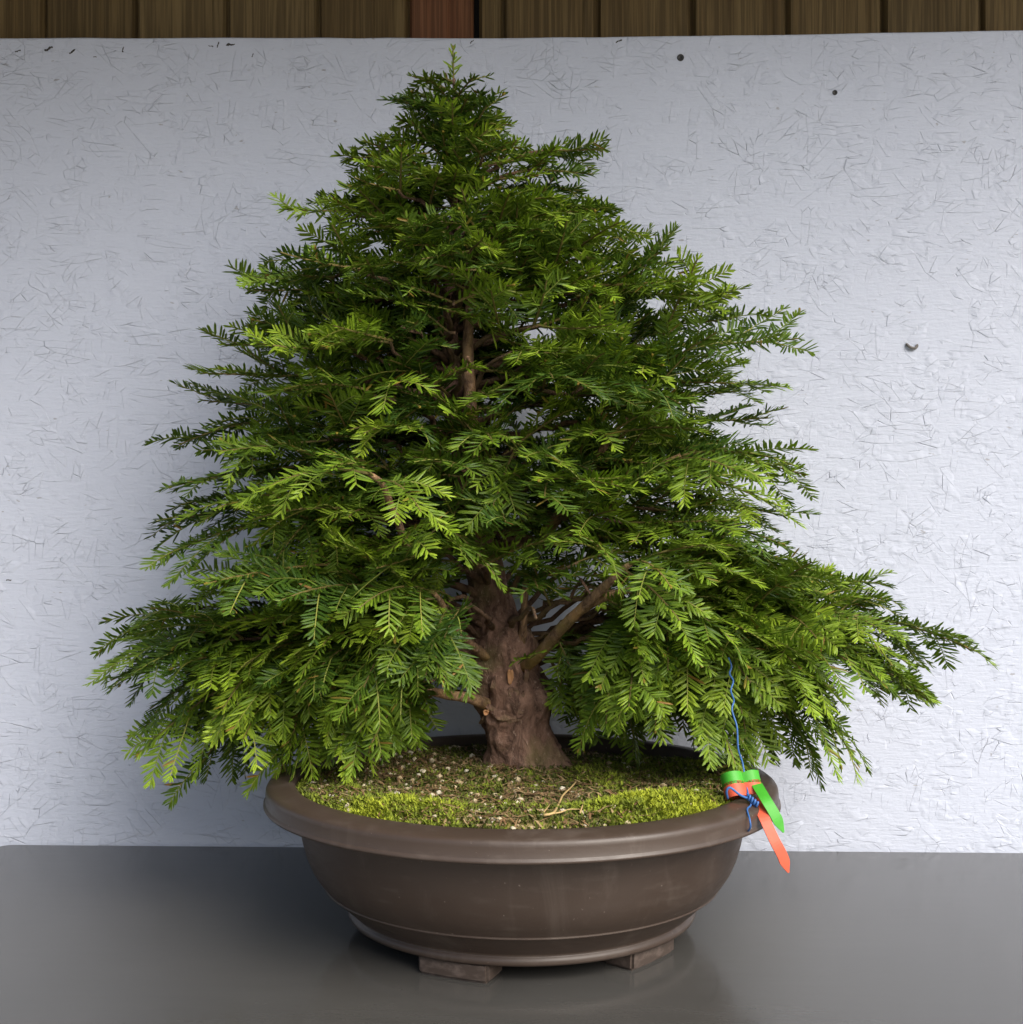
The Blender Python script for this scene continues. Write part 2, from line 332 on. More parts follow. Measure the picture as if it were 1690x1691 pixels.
# ------------------------------------------------------------------ pot
pot = empty('bonsai_pot', (0, 0, 0))
tag(pot, 'large round brown bonsai pot with thick rolled rim and short feet', 'pot')
ASP = .955
def lathe(prof, name, mat, parent, seg=128, closed=False, mats=None):
    V = []; Fs = []
    for r, z in prof:
        for k in range(seg):
            a = 2 * math.pi * k / seg; V.append((r * math.cos(a), r * ASP * math.sin(a), z))
    n = len(prof)
    for i in range(n if closed else n - 1):
        j = (i + 1) % n
        for k in range(seg):
            Fs.append((i * seg + k, i * seg + (k + 1) % seg, j * seg + (k + 1) % seg, j * seg + k))
    return link(name, mesh_pd(name, V, Fs, True), mat, parent)
RZ = .176
body = [(.02, .019), (.19, .019), (.198, .019), (.2018, .0202), (.2032, .0225), (.2026, .0268), (.2005, .0286), (.1996, .0298), (.2035, .0335), (.2120, .0410), (.2215, .0500), (.2262, .0552), (.2268, .0558), (.2290, .0560), (.2304, .0564), (.2310, .0572), (.2310, .0580), (.2305, .0588), (.2311, .0596), (.2370, .0665), (.2445, .0780), (.2505, .0920), (.2550, .1080),
        (.2585, .1260), (.2605, .1430), (.2612, .1535), (.2500, .1535), (.2400, .10), (.2050, .04), (.02, .03)]
lathe(body, 'bowl', M['pot'], pot)
rim = [(.2560, .1530), (.2900, .1502), (.2950, .1498), (.2982, .1503), (.2994, .1518), (.2992, .1535), (.2976, .1548), (.2970, .1560), (.2968, .1660), (.2964, .1690), (.2952, .1712), (.2932, .1728), (.2895, .1742), (.2800, .1760), (.2720, .1770), (.2668, .1768), (.2635, .1745), (.2622, .168), (.2600, .158), (.2570, .1535)]
lathe(rim, 'rim', M['pot'], pot, closed=True)
def foot(ang):
    bm = bmesh.new(); s0, s1 = -.245, .245        # arc of the foot
    W = .0405; n = 7; ring = []
    for i in range(n + 1):
        u = -W + 2 * W * i / n
        yo = -.5 * (.200 + math.sqrt(.200 ** 2 - u * u)) + .0005
        yi = yo + .042
        ring.append([bm.verts.new((u, yo + .001, 0)), bm.verts.new((u, yo, .0215)), bm.verts.new((u, yi, .0215)), bm.verts.new((u, yi, 0))])
    for i in range(n):
        for k in range(4): bm.faces.new((ring[i][k], ring[i + 1][k], ring[i + 1][(k + 1) % 4], ring[i][(k + 1) % 4]))
    bm.faces.new(ring[0]); bm.faces.new(ring[-1][::-1]); bmesh.ops.recalc_face_normals(bm, faces=bm.faces[:])
    bmesh.ops.bevel(bm, geom=[e for e in bm.edges if e.calc_face_angle(0) > .5], offset=.003, segments=2, affect='EDGES')
    me = bpy.data.meshes.new('foot'); bm.to_mesh(me); bm.free()
    o = link('foot', me, M['foot'], pot); o.rotation_euler.z = R(ang); o.scale = (1, ASP, 1)
for a in (-23, 49, 157, 229): foot(a)

# ------------------------------------------------------------------ soil, moss, grit, roots
TRX, TRY = at(868, 1275, .08)[0], .08
def moss_w(x, y):                                       # how mossy a spot is, and how yellow
    n = mnoise.noise(Vector((x * 11, y * 11, 7.7))) * .5 + mnoise.noise(Vector((x * 28, y * 28, 2.7))) * .35
    patch = 0
    for cx, cy, sx, sy, k in ((-.125, -.175, .075, .045, 1.25), (.135, -.165, .085, .05, 1.4), (.02, -.17, .09, .05, .45), (.12, .05, .12, .10, .5), (-.10, .0, .1, .06, .2), (.20, .0, .05, .08, .35), (-.21, -.06, .04, .05, .4)):
        patch = max(patch, k * math.exp(-((x - cx) / sx) ** 2 - ((y - cy) / sy) ** 2))
    edge = .35 * math.exp(-((math.hypot(x, y / ASP) - .262) / .012) ** 2)
    return patch + n * .75 + edge
def soil_z(x, y):
    r = math.hypot(x, y / ASP)
    base = .1735 - .013 * (y + .25) / .5 - (.006 if x > .0 else 0) * max(0, y) / .25
    n = mnoise.noise(Vector((x * 14, y * 14, 1.3))) * .0045 + mnoise.noise(Vector((x * 40, y * 40, 4.3))) * .003 + mnoise.noise(Vector((x * 110, y * 110, 9.3))) * .0018
    d = math.hypot(x - TRX, y - TRY)
    mo = max(0., min(1., (moss_w(x, y) - .35) * 2.2)) * min(1., max(0., (.2585 - r) / .022)); base -= .0035 * max(0., min(1., (r - .244) / .016)); n += mo * (.0045 + .003 * mnoise.noise(Vector((x * 60, y * 60, 5.5))))
    return base + n + .016 * math.exp(-(d / .075) ** 2) + .004 * math.exp(-((r - .22) / .05) ** 2)
V = [(0, 0, soil_z(0, 0))]; Fs = []; NR, NS = 56, 150
for i in range(1, NR + 1):
    for k in range(NS):
        a = 2 * math.pi * k / NS; r = .2620 * i / NR; x, y = r * math.cos(a), r * ASP * math.sin(a); V.append((x, y, soil_z(x, y)))
for k in range(NS): Fs.append((0, 1 + k, 1 + (k + 1) % NS))
for i in range(NR - 1):
    for k in range(NS):
        a = 1 + i * NS + k; b = 1 + i * NS + (k + 1) % NS; Fs.append((a, a + NS, b + NS, b))
rb = 1 + (NR - 1) * NS; nb = len(V)
for k in range(NS): x, y, z = V[rb + k]; V.append((x * .90, y * .90, .135))
for k in range(NS): Fs.append((rb + k, nb + k, nb + (k + 1) % NS, rb + (k + 1) % NS))
tag(link('soil', mesh_pd('soil', V, Fs, True), M['soil']), 'damp brown potting soil filling the round pot', 'soil')

vv, tt, cc = [], [], []; k = 0
cnt = 0
while cnt < 34000:
    a = random.uniform(0, 2 * math.pi); r = .2612 * math.sqrt(random.random()); x, y = r * math.cos(a), r * ASP * math.sin(a)
    mw = moss_w(x, y)
    if random.random() > mw * 1.1: 
        if random.random() > .10: continue
    if math.hypot(x - TRX, y - TRY) < .04: continue
    z = soil_z(x, y) - .001; h = random.uniform(.003, .0075) * (1 + .35 * max(0, mw)); ph = random.uniform(0, 6.28); ln = random.uniform(.2, 1.1) * h; wd = random.uniform(.0008, .0016)
    dx, dy = math.cos(ph), math.sin(ph); px_, py_ = -dy * wd, dx * wd
    vv += [(x - px_, y - py_, z), (x + px_, y + py_, z), (x + dx * ln * .4 + px_, y + dy * ln * .4 + py_, z + h * .6), (x + dx * ln * .4 - px_, y + dy * ln * .4 - py_, z + h * .6), (x + dx * ln, y + dy * ln, z + h * random.uniform(.75, 1.05))]
    b = cnt * 5; tt += [(b, b + 1, b + 2), (b, b + 2, b + 3), (b + 3, b + 2, b + 4)]
    t = min(1, max(0, .10 + .58 * (mw - .15) + .35 * mnoise.noise(Vector((x * 35, y * 35, 3.1))) + random.uniform(-.22, .22))); cc += [(t, 0, 0)] * 5; cnt += 1
tag(link('moss', mesh_tri('moss', vv, tt, None, np.array(cc)), M['moss']), 'yellow green moss growing in cushions on the soil', 'moss', kind='stuff')

ico = bmesh.new(); bmesh.ops.create_icosphere(ico, subdivisions=1, radius=1); IV = np.array([v.co[:] for v in ico.verts]); IF = np.array([[v.index for v in f.verts] for f in ico.faces]); ico.free()
vv, tt, cc = [], [], []; b = 0
def grain(x, y, s, t):
    global b
    q = IV * rng.uniform(.65, 1.2, (12, 1)) * s * np.array((1, 1, random.uniform(.6, .9))); a = random.uniform(0, 6.28); c_, s_ = math.cos(a), math.sin(a)
    q = q @ np.array(((c_, -s_, 0), (s_, c_, 0), (0, 0, 1))); vv.append(q + (x, y, soil_z(x, y) + s * .45)); tt.append(IF + b); cc.append(np.tile((t, 0, 0), (12, 1))); b += 12
i = 0
while i < 3000:
    a = random.uniform(0, 6.28); r = .257 * random.random() ** .42; x, y = r * math.cos(a), r * ASP * math.sin(a)
    if math.hypot(x - TRX, y - TRY) < .045: continue
    if moss_w(x, y) > .75 and random.random() < .8: continue
    if x > 0 and random.random() < .45: continue
    big = random.random() < .09
    grain(x, y, random.uniform(.0026, .0046) if big else random.uniform(.0010, .0023), random.uniform(.55, 1) if big or random.random() < .15 else random.uniform(0, .55)); i += 1
tag(link('grit', mesh_tri('grit', np.concatenate(vv), np.concatenate(tt), None, np.concatenate(cc)), M['grit']), 'pale grit and perlite grains scattered over the soil', 'grit', kind='stuff')
vv, tt, cc = [], [], []; b = 0
for i in range(2000):                                   # fallen needles and bits of bark
    a = random.uniform(0, 6.28); r = .252 * math.sqrt(random.random()); x, y = r * math.cos(a), r * ASP * math.sin(a)
    if moss_w(x, y) > .7 and random.random() < .15: continue
    ph = random.uniform(0, 3.14); l = random.uniform(.005, .014); wd = random.uniform(.0006, .0014); dx, dy = math.cos(ph) * l, math.sin(ph) * l; nx, ny = -math.sin(ph) * wd, math.cos(ph) * wd
    z0 = soil_z(x - dx, y - dy) + .0035; z1 = soil_z(x + dx, y + dy) + .0035; zm = max(soil_z(x, y) + .004, (z0 + z1) / 2)
    vv.append(np.array([(x - dx - nx, y - dy - ny, z0), (x - dx + nx, y - dy + ny, z0), (x - nx, y - ny, zm), (x + nx, y + ny, zm), (x + dx, y + dy, z1)]))
    tt.append(np.array([(0, 1, 3), (0, 3, 2), (2, 3, 4)]) + b); cc.append(np.tile((random.random(), 0, 0), (5, 1))); b += 5
tag(link('leaf_litter', mesh_tri('litter', np.concatenate(vv), np.concatenate(tt), None, np.concatenate(cc)), M['litter']), 'dry brown fallen needles strewn over the soil', 'litter', kind='stuff')
def on_soil(px, row, lift=.003):
    y = -.2
    for _ in range(30):
        z = soil_z(at(px, row, y)[0], y); Z = (CZ - z) * F / (row - 845); y = Z - CD
    p = at(px, row, y); p[2] = soil_z(p[0], p[1]) + lift; return p
rt = empty('surface_root', on_soil(905, 1350)); tag(rt, 'pale forked root lying on the moss near the front rim', 'root'); o0 = np.array(rt.location)
for pl, r0 in (([(898, 1354), (915, 1349), (924, 1332), (930, 1320), (942, 1308), (952, 1297)], .0016), ([(905, 1352), (925, 1349), (940, 1344), (958, 1342)], .0011), ([(958, 1350), (962, 1338), (964, 1328)], .0011), ([(897, 1350), (905, 1340), (909, 1334)], .0009)):
    pp = catmull([on_soil(*q, lift=.005) - o0 for q in pl], 4); V, Fs = tube(pp, list(np.linspace(r0, r0 * .45, len(pp))), 6, jitter=.15)
    link('root_strand', mesh_pd('root', V, Fs, True), M['root'], rt)

# ------------------------------------------------------------------ yew tree
tree = empty('yew_tree', (TRX, TRY, soil_z(TRX, TRY)))
tag(tree, 'bushy green yew bonsai with thick brown trunk growing in the round pot', 'tree')
T0 = np.array(tree.location)
tk = [(872, 1290, .08, .050), (868, 1262, .08, .0455), (862, 1235, .08, .0425), (852, 1200, .08, .0415), (845, 1160, .08, .0455), (838, 1110, .08, .043), (832, 1065, .08, .0405), (818, 1015, .08, .028), (803, 950, .08, .0235), (787, 880, .075, .0195),
      (768, 770, .07, .016), (750, 650, .06, .0125), (743, 550, .06, .011), (750, 430, .055, .0085), (755, 310, .05, .006), (752, 210, .05, .004), (750, 130, .05, .002)]
tpts = [at(a, b_, y) for a, b_, y, r in tk]; trad = [r for *_, r in tk]
tp, tr_ = catmull(tpts, 14, trad)
tp = [np.asarray(p) for p in tp]
def trunk_mesh():
    V = []; Fs = []; S = 72
    for i, (p, r) in enumerate(zip(tp, tr_)):
        t = nrm(tp[min(i + 1, len(tp) - 1)] - tp[max(0, i - 1)]); u = nrm(np.cross(t, (0, 1, 0))); w_ = np.cross(t, u)
        for k in range(S):
            a = 2 * math.pi * k / S; d = u * math.cos(a) + w_ * math.sin(a); q = p + d * r
            h = max(0, (.235 - p[2]) / .07)
            n = mnoise.noise(Vector(q * 26)) * .18 + mnoise.noise(Vector((q[0] * 75, q[1] * 75, q[2] * 26))) * .14 + mnoise.noise(Vector((q[0] * 190, q[1] * 190, q[2] * 80))) * .09
            flare = 1 + .10 * h * h * (1 + math.sin(5 * a + .6)) + .03 * math.sin(3 * a + p[2] * 20)
            burl = .22 * math.exp(-((p[2] - .255) / .018) ** 2) * max(0, math.cos(a - 2.6)) 
            V.append(p + d * r * (flare + n + burl) - T0)
    for i in range(len(tp) - 1):
        for k in range(S):
            a = i * S + k; b_ = i * S + (k + 1) % S; Fs.append((a, b_, b_ + S, a + S))
    Fs.append(tuple(range(S))[::-1]); Fs.append(tuple((len(tp) - 1) * S + k for k in range(S)))
    return mesh_pd('trunk', V, Fs, True)
trunk = link('trunk', trunk_mesh(), M['trunk'], tree)
def trunk_at(z):
    for i in range(len(tp) - 1):
        if tp[i][2] <= z <= tp[i + 1][2]:
            t = (z - tp[i][2]) / (tp[i + 1][2] - tp[i][2]); return tp[i] * (1 - t) + tp[i + 1] * t, tr_[i] * (1 - t) + tr_[i + 1] * t
    return (tp[-1], tr_[-1]) if z > tp[-1][2] else (tp[0], tr_[0])
# pruning scar and torn bark on the trunk's face
def stub(px, row, w_, h_, mat, name, dep):
    c, r = trunk_at(at(px, row, .05)[2]); p = at(px, row, c[1] - r * 1.02); V = []; Fs = []
    prof = [(1.25, .006), (1.1, -.004), (.9, -dep), (.65, -dep * .9), (.3, -dep * .6)]
    for q, (s, dy) in enumerate(prof):
        for k in range(14):
            a = 2 * math.pi * k / 14; j = 1 + .18 * math.sin(3 * a + q) + random.uniform(-.08, .08); V.append((math.cos(a) * w_ * s * j, dy, math.sin(a) * h_ * s * j))
        if q: Fs += [((q - 1) * 14 + k, (q - 1) * 14 + (k + 1) % 14, q * 14 + (k + 1) % 14, q * 14 + k) for k in range(14)]
    Fs.append(tuple(range(56, 70))); link(name, mesh_pd(name, V, Fs, True), mat, trunk, p - T0)
stub(843, 1117, .0032, .0075, M['scar'], 'pruning_scar', .0035); stub(803, 1176, .0030, .0026, M['scar'], 'pruning_scar', .003)
stub(848, 1142, .007, .006, M['trunk'], 'knot', .007); stub(836, 1180, .016, .006, M['trunk'], 'knot', .005)
for px, row, l, tl in ((812, 1168, .014, -.5), (828, 1176, .012, .2), (850, 1172, .011, -.2), (800, 1185, .010, .9), (862, 1150, .009, 1.3), (870, 1112, .012, 1.5), (815, 1130, .012, 1.4), (842, 1188, .013, .1)):   # lifted bark flakes
    c, r = trunk_at(at(px, row, .05)[2]); off = at(px, row, c[1])[0] - c[0]; yy = c[1] - math.sqrt(max(1e-6, r * r - off * off)) * 1.0
    p = at(px, row, yy); dx, dz = math.cos(tl) * l, math.sin(tl) * l; V = []
    for t, wd_, o_ in ((-1, .0012, .004), (-.3, .0030, -.0045), (.4, .0026, -.0055), (1, .0008, -.0075)):
        for sg, oy in ((1, 0), (-1, 0), (-1, .0022), (1, .0022)): V.append((dx * t - math.sin(tl) * wd_ * sg, o_ + oy + random.uniform(-.0008, .0008), dz * t + math.cos(tl) * wd_ * sg))
    Fs = [(i * 4 + k, i * 4 + (k + 1) % 4, i * 4 + 4 + (k + 1) % 4, i * 4 + 4 + k) for i in range(3) for k in range(4)] + [(0, 1, 2, 3), (15, 14, 13, 12)]
    link('bark_flake', mesh_pd('flake', V, Fs), M['trunk'], trunk, p - T0)

# --- foliage: needles on shoots, shoots on sprigs, sprigs on branches
random.seed(23); rng = np.random.default_rng(23)
UPV = np.array((0, 0, 1.))
class Sprig:
    __slots__ = ('v', 't', 'm', 'c', 'base', 'n', 'tip')
    def __init__(s): s.v = []; s.t = []; s.m = []; s.c = []; s.n = 0
    def add(s, v, t, m, c):
        s.v.append(v); s.t.append(np.asarray(t) + s.n); s.m.append(np.full(len(t), m)); s.c.append(c); s.n += len(v)
NT = np.array([(0, 2, 6), (2, 4, 6), (4, 5, 6), (5, 3, 6), (3, 1, 6), (1, 0, 6)])
def axis(p0, d, L, droop, n=9, wob=.05):
    pts = [np.array(p0, float)]; d = nrm(d); st = L / (n - 1); w1 = rng.normal(0, wob, 3)
    for i in range(n - 1):
        d = nrm(d + np.array((0, 0, -1.)) * droop / (n - 1) + w1 / (n - 1) + rng.normal(0, wob * .25, 3)); pts.append(pts[-1] + d * st)
    return np.array(pts)
def shoot(S, pts, nv, nl, new, r0, twig_sides=4, radial=0.0, bare=0.0, bud=False, green=.5):
    """needles in two ranks along the polyline pts"""
    seg = np.diff(pts, axis=0); ln = np.linalg.norm(seg, axis=1); cum = np.concatenate(([0], np.cumsum(ln))); L = cum[-1]
    V, Fq = tube(pts, list(np.linspace(r0, max(.0005, r0 * .5), len(pts))), twig_sides, cap=False)
    tq = [q for a, b_, c, d in Fq for q in ((a, b_, c), (a, c, d))]
    S.add(np.array(V), tq, 1, np.tile((random.random(), 1 if r0 < .0013 else .35, 0), (len(V), 1)))
    m = max(5, int(L * (1 - bare) / .0033))
    t = np.repeat(np.linspace(bare + .01, 1.0, m), 2) + rng.normal(0, .35 / m, 2 * m); t = np.clip(t, 0, 1)
    keep = rng.random(2 * m) > .045; sg = np.tile((1., -1.), m)[keep]; t = t[keep]; n = len(t)
    s_ = t * L; idx = np.clip(np.searchsorted(cum, s_, 'right') - 1, 0, len(ln) - 1); fr = ((s_ - cum[idx]) / ln[idx])[:, None]
    p = pts[idx] + seg[idx] * fr; d = seg[idx] / ln[idx][:, None]
    nvv = nv - d * (d @ nv)[:, None]; nvv /= np.linalg.norm(nvv, axis=1)[:, None] + 1e-9
    sd_ = np.cross(d, nvv) * sg[:, None]
    if radial:                                          # upright leaders carry needles all round
        ph = rng.uniform(-1, 1, n) * radial * math.pi / 2; sd_, nvv = sd_ * np.cos(ph)[:, None] + nvv * np.sin(ph)[:, None], nvv * np.cos(ph)[:, None] - sd_ * np.sin(ph)[:, None]
    ang = np.radians(66 - 34 * t ** 2.2 + rng.normal(0, 7, n)); lift = rng.normal(.16, .13, n)
    nd = d * np.cos(ang)[:, None] + sd_ * np.sin(ang)[:, None] + nvv * lift[:, None]; nd /= np.linalg.norm(nd, axis=1)[:, None]
    wv = np.cross(nd, nvv + rng.normal(0, .22, (n, 3))); wv /= np.linalg.norm(wv, axis=1)[:, None]
    up = np.cross(wv, nd)
    tp_ = np.minimum(1, .62 + t * 2.2) * np.where(t > .72, 1 - .50 * (t - .72) / .28, 1)
    NL = (nl * tp_ * rng.normal(1, .09, n))[:, None]; W = (.00142 * (.75 + .25 * tp_) * rng.normal(1, .08, n))[:, None]
    cv = (rng.normal(-.05, .06, n))[:, None] * NL       # sideways curl / drop of the tip
    P = np.empty((n, 7, 3))
    P[:, 0] = p - wv * W * .35; P[:, 1] = p + wv * W * .35
    P[:, 2] = p + nd * NL * .22 - wv * W - up * W * .25; P[:, 3] = p + nd * NL * .22 + wv * W - up * W * .25
    P[:, 4] = p + nd * NL * .76 - wv * W * .92 + up * cv * .6; P[:, 5] = p + nd * NL * .76 + wv * W * .92 + up * cv * .6
    P[:, 6] = p + nd * NL * .5 + up * (W * .35 + cv * .25)
    tipv = p + nd * NL + up * cv
    V = np.concatenate((P, tipv[:, None]), 1).reshape(-1, 3)      # 8 verts
    nt_ = np.array([(0, 2, 6), (2, 4, 6), (4, 7, 6), (7, 5, 6), (5, 3, 6), (3, 1, 6), (1, 0, 6)])
    tri = (np.arange(n)[:, None, None] * 8 + nt_[None]).reshape(-1, 3)
    age = np.clip(new * (.25 + .9 * t ** 1.5) + rng.normal(0, .07, n), 0, 1); rd = np.clip(green + rng.normal(0, .22, n), 0, 1)
    dead = (rng.random(n) < .010) * rng.uniform(.5, 1, n)
    c = np.repeat(np.stack((rd, age, dead), 1), 8, 0); S.add(V, tri, 0, c)
    if bud:
        e = pts[-1]; dd = nrm(seg[-1]); q = IV * .0019 + np.outer(IV @ dd, dd) * .0012; S.add(q + e + dd * .002, IF, 0, np.tile((.8, .8, .75), (12, 1)))
SPR = []
def sprig(p0, d, L, droop, branch, dens=1.0, nl=.021, roll=0.0, new=None, side_ang=42, radial=0.0, face=None, nside=None):
    S = Sprig(); p0 = np.asarray(p0, float); d = nrm(d)
    pts = axis(p0, d, L, droop, 12); rel = pts - p0
    nv = UPV if abs(d[2]) < .93 else np.array((0., -1., .3))
    if face is not None: nv = nrm(np.asarray(face, float))
    rv = random.gauss(roll, .30); sv = nrm(np.cross(d, nv)); nv = nrm(nv * math.cos(rv) + sv * math.sin(rv))
    nw = random.choice((.05, .2, .35, .5, .8, 1.0)) if new is None else new
    gr = random.uniform(.2, .75)
    shoot(S, rel, nv, nl, nw, .0017, 5, radial, bare=.12, bud=random.random() < .10, green=gr)
    k = nside if nside is not None else max(2, int(L / .027 * dens)); sg = random.choice((1, -1))
    for i in range(k):
        t = .16 + .72 * (i + random.uniform(.1, .9)) / k; sg = -sg
        j = min(10, int(t * 11)); f = t * 11 - j; q = rel[j] * (1 - f) + rel[j + 1] * f; dd = nrm(rel[j + 1] - rel[j])
        nn = nrm(nv - dd * np.dot(nv, dd)); s = np.cross(dd, nn) * sg; a = R(random.gauss(side_ang, 8))
        l = L * (.80 - .52 * t) * random.uniform(.6, 1.25); l = min(max(l, .024), .12)
        sd_ = dd * math.cos(a) + s * math.sin(a) + nn * random.gauss(.03, .14)
        pp = axis(q, sd_, l, droop * .8 + random.uniform(-.1, .35), 7)
        shoot(S, pp, nrm(nn + s * random.gauss(0, .2)), nl * random.uniform(.86, 1.02), min(1, nw * random.uniform(.7, 1.35)), .0010, 3, radial * .6, bud=random.random() < .03, green=min(1, max(0, gr + random.gauss(0, .12))))
    S.base = p0; S.tip = pts[-1]
    SPR.append((S, branch))
def bez(a, c, b_, t): return a * (1 - t) ** 2 + c * 2 * t * (1 - t) + b_ * t * t
BR = []
def branch(start, tip, arch=.03, rad=None, side=3, droop=.35, sl=None, nl=.021, dens=1.0, new=None, inner=.35, ctrl=None, path=None, side_len=1.0, face=None, radial=0.0):
    """woody branch from the trunk; a sprig at its end and sprigs along its sides"""
    start = np.asarray(start, float); tip = np.asarray(tip, float); Ln = np.linalg.norm(tip - start)
    sl = sl or min(.15, max(.06, Ln * .42)); te = max(.12, 1 - sl / Ln)
    c = (start * .5 + tip * .5 + np.array((0, 0, arch))) if ctrl is None else np.asarray(ctrl, float)
    n = max(5, int(Ln * te / .02)); wob = rng.normal(0, .004, (n + 1, 3)); wob[0] = 0
    pp = [bez(start, c, tip, te * i / n) + wob[i] for i in range(n + 1)]
    rad = rad or (.0018 + .0105 * Ln); rr = list(np.linspace(rad, .0017, n + 1))
    V, Fs = tube(pp, rr, 8, jitter=.08)
    br = link('branch', mesh_pd('branch', np.array(V) - start, Fs, True), M['inner'], tree, start - T0); BR.append(br)
    e = pp[-1]; d = nrm(tip - e + np.array((0, 0, droop * sl * .35)))
    sprig(e - d * .004, d, sl * 1.06, droop, br, dens, nl, new=new, face=face, radial=radial)
    sg = random.choice((1, -1))
    for i in range(side):
        t = te * (inner + (1 - inner) * (i + random.uniform(.15, .85)) / side); q = bez(start, c, tip, t); d = nrm(bez(start, c, tip, min(1, t + .05)) - q); sg = -sg
        j = min(n - 1, int(t / te * n)); f = t / te * n - j; q = pp[j] * (1 - f) + pp[j + 1] * f
        nn = nrm(UPV - d * d[2]) if abs(d[2]) < .95 else np.array((0, -1., 0)); s = np.cross(d, nn) * sg; a = R(random.gauss(52, 12))
        dd = d * math.cos(a) + s * math.sin(a) + nn * random.gauss(.20, .42)
        l = min(.135, max(.05, (.75 - .35 * t) * Ln * .62 * random.uniform(.8, 1.2))) * side_len
        sprig(q, dd, l, droop + random.uniform(-.15, .35), br, dens, nl * random.uniform(.82, 1.15), new=new, radial=radial)
    return br

# silhouette profiles (photo columns of the outline against rows), the limbs' reach on either side
PL = [(80, 750), (160, 668), (225, 635), (262, 565), (345, 485), (452, 402), (570, 370), (625, 350), (705, 302), (800, 290), (870, 260), (905, 265), (975, 330), (1010, 420)]
PR = [(80, 752), (130, 780), (210, 828), (245, 975), (290, 990), (345, 1020), (430, 1105), (485, 1210), (560, 1295), (630, 1270), (690, 1262), (765, 1320), (820, 1285), (865, 1295), (945, 1365), (1010, 1440)]
def reach(row):
    l = np.interp(row, [a for a, _ in PL], [b_ for _, b_ in PL]); r = np.interp(row, [a for a, _ in PR], [b_ for _, b_ in PR])
    z = at(0, row, .05)[2]; cx = trunk_at(z)[0][0]
    return cx - at(l, row, .05)[0], at(r, row, .05)[0] - cx, cx
def tb(row, d=(0, 0)):                                 # a start point on the trunk near this row
    z = at(0, row, .06)[2]; p, r = trunk_at(z); v = np.array((d[0], d[1], 0.)); return p + (nrm(v) * r * .6 if np.linalg.norm(v) > 0 else 0)
# leader
sprig(at(750, 215, .05), (0.0, 0, 1), .100, 0, trunk, 1, .0150, radial=2.0, new=.5, nside=0)
for row, a, L in ((140, 175, .035), (158, 200, .055), (172, 300, .05), (170, 60, .04), (178, 165, .06), (188, 10, .05), (190, 250, .06), (200, 330, .055), (205, 100, .055), (210, 205, .07), (215, 285, .065), (222, 20, .062), (228, 150, .07)):
    p = tb(row); sprig(p, (math.cos(R(a)), math.sin(R(a)), .45), L, .3, trunk, 1.0, .0165, radial=.4)
# limbs that make the outline
OUT = [(662, 165, 0, 205), (637, 228, -.03, 265), (560, 262, 0, 310), (480, 345, 0, 400), (540, 330, .08, 390), (400, 452, -.02, 510), (408, 485, .05, 530), (370, 572, 0, 610), (430, 545, .1, 600), (348, 625, -.04, 660), (300, 705, 0, 770), (345, 665, .1, 720),
       (290, 800, -.02, 830), (262, 865, 0, 860), (266, 905, -.06, 880), (325, 975, -.02, 900), (310, 830, .1, 850), (395, 985, .04, 905), (370, 740, -.1, 790),
       (828, 208, 0, 235), (982, 247, .02, 310), (988, 288, 0, 330), (1018, 348, -.02, 390), (1103, 428, 0, 470), (1050, 395, .08, 440), (1213, 485, -.02, 545), (1208, 532, .06, 570), (1302, 562, 0, 625), (1277, 630, -.03, 660), (1195, 600, .1, 650),
       (1225, 655, .04, 690), (1258, 690, -.02, 730), (1328, 768, 0, 790), (1283, 820, -.05, 820), (1292, 862, .04, 850), (1290, 890, -.08, 880), (1190, 740, .1, 780), (1366, 946, -.02, 900), (1340, 960, .08, 910), (1150, 470, -.08, 530)]
for px, row, y, br_row in OUT:
    t = at(px, row, y + .05); s = tb(br_row, (t[0] - .02, 0)); hi = row < 700
    branch(s, t, .03 if hi else .06, side=3 if row < 300 else 5, droop=random.uniform(-.25, .1) if hi else random.uniform(0, .45), dens=1.05, new=None, radial=.45 if row < 600 else .25)
# tiers facing the viewer, and the back
row = 215; k = 0
while row < 1000:
    rl, rr, cx = reach(row); nA = 8 if row < 420 else 10
    for i in range(nA):
        az = (i + random.uniform(-.35, .35)) / nA * 360 + k * 23
        c, s_ = math.cos(R(az)), math.sin(R(az))
        if abs(c) > .93: continue
        rx = rr if c > 0 else rl; ry = (.62 * (rl + rr) / 2 + .03); ry = min(ry, .27 if s_ > 0 else .33)
        if s_ > 0 and random.random() < .25: continue
        q = 1 / math.sqrt((c / rx) ** 2 + (s_ / ry) ** 2) * random.uniform(.68, 1.0)
        z = at(0, row + random.uniform(-45, 45), .05)[2]; dr = -.02 if s_ < 0 else .02
        tip = np.array((cx + q * c, .055 + q * s_, z + dr)); tip[1] = min(tip[1], .295)
        start = tb(min(1040, row + 60 + 30 * random.random()), (c, s_))
        branch(start, tip, .035 + .05 * q, side=3 if s_ > 0 else (3 if row < 400 else 4), droop=(.15 if s_ > 0 else (random.uniform(-.3, .25) if row < 640 else random.uniform(-.1, .75))), nl=.0215 if row > 300 else .018, radial=.45 if row < 640 else .25)
    row += 52 if row < 500 else 62; k += 1

# short leafy twigs on the inner trunk, in the crown's shade
for i in range(72):
    row = random.uniform(300, 880); a = random.uniform(15, 165) if i % 4 else random.uniform(180, 360); p = tb(row)
    br_ = trunk; sprig(p, (math.cos(R(a)), math.sin(R(a)), random.uniform(-.1, .4)), random.uniform(.09, .17), random.uniform(.2, .6), br_, 1.1, .022, new=random.choice((.1, .2)))
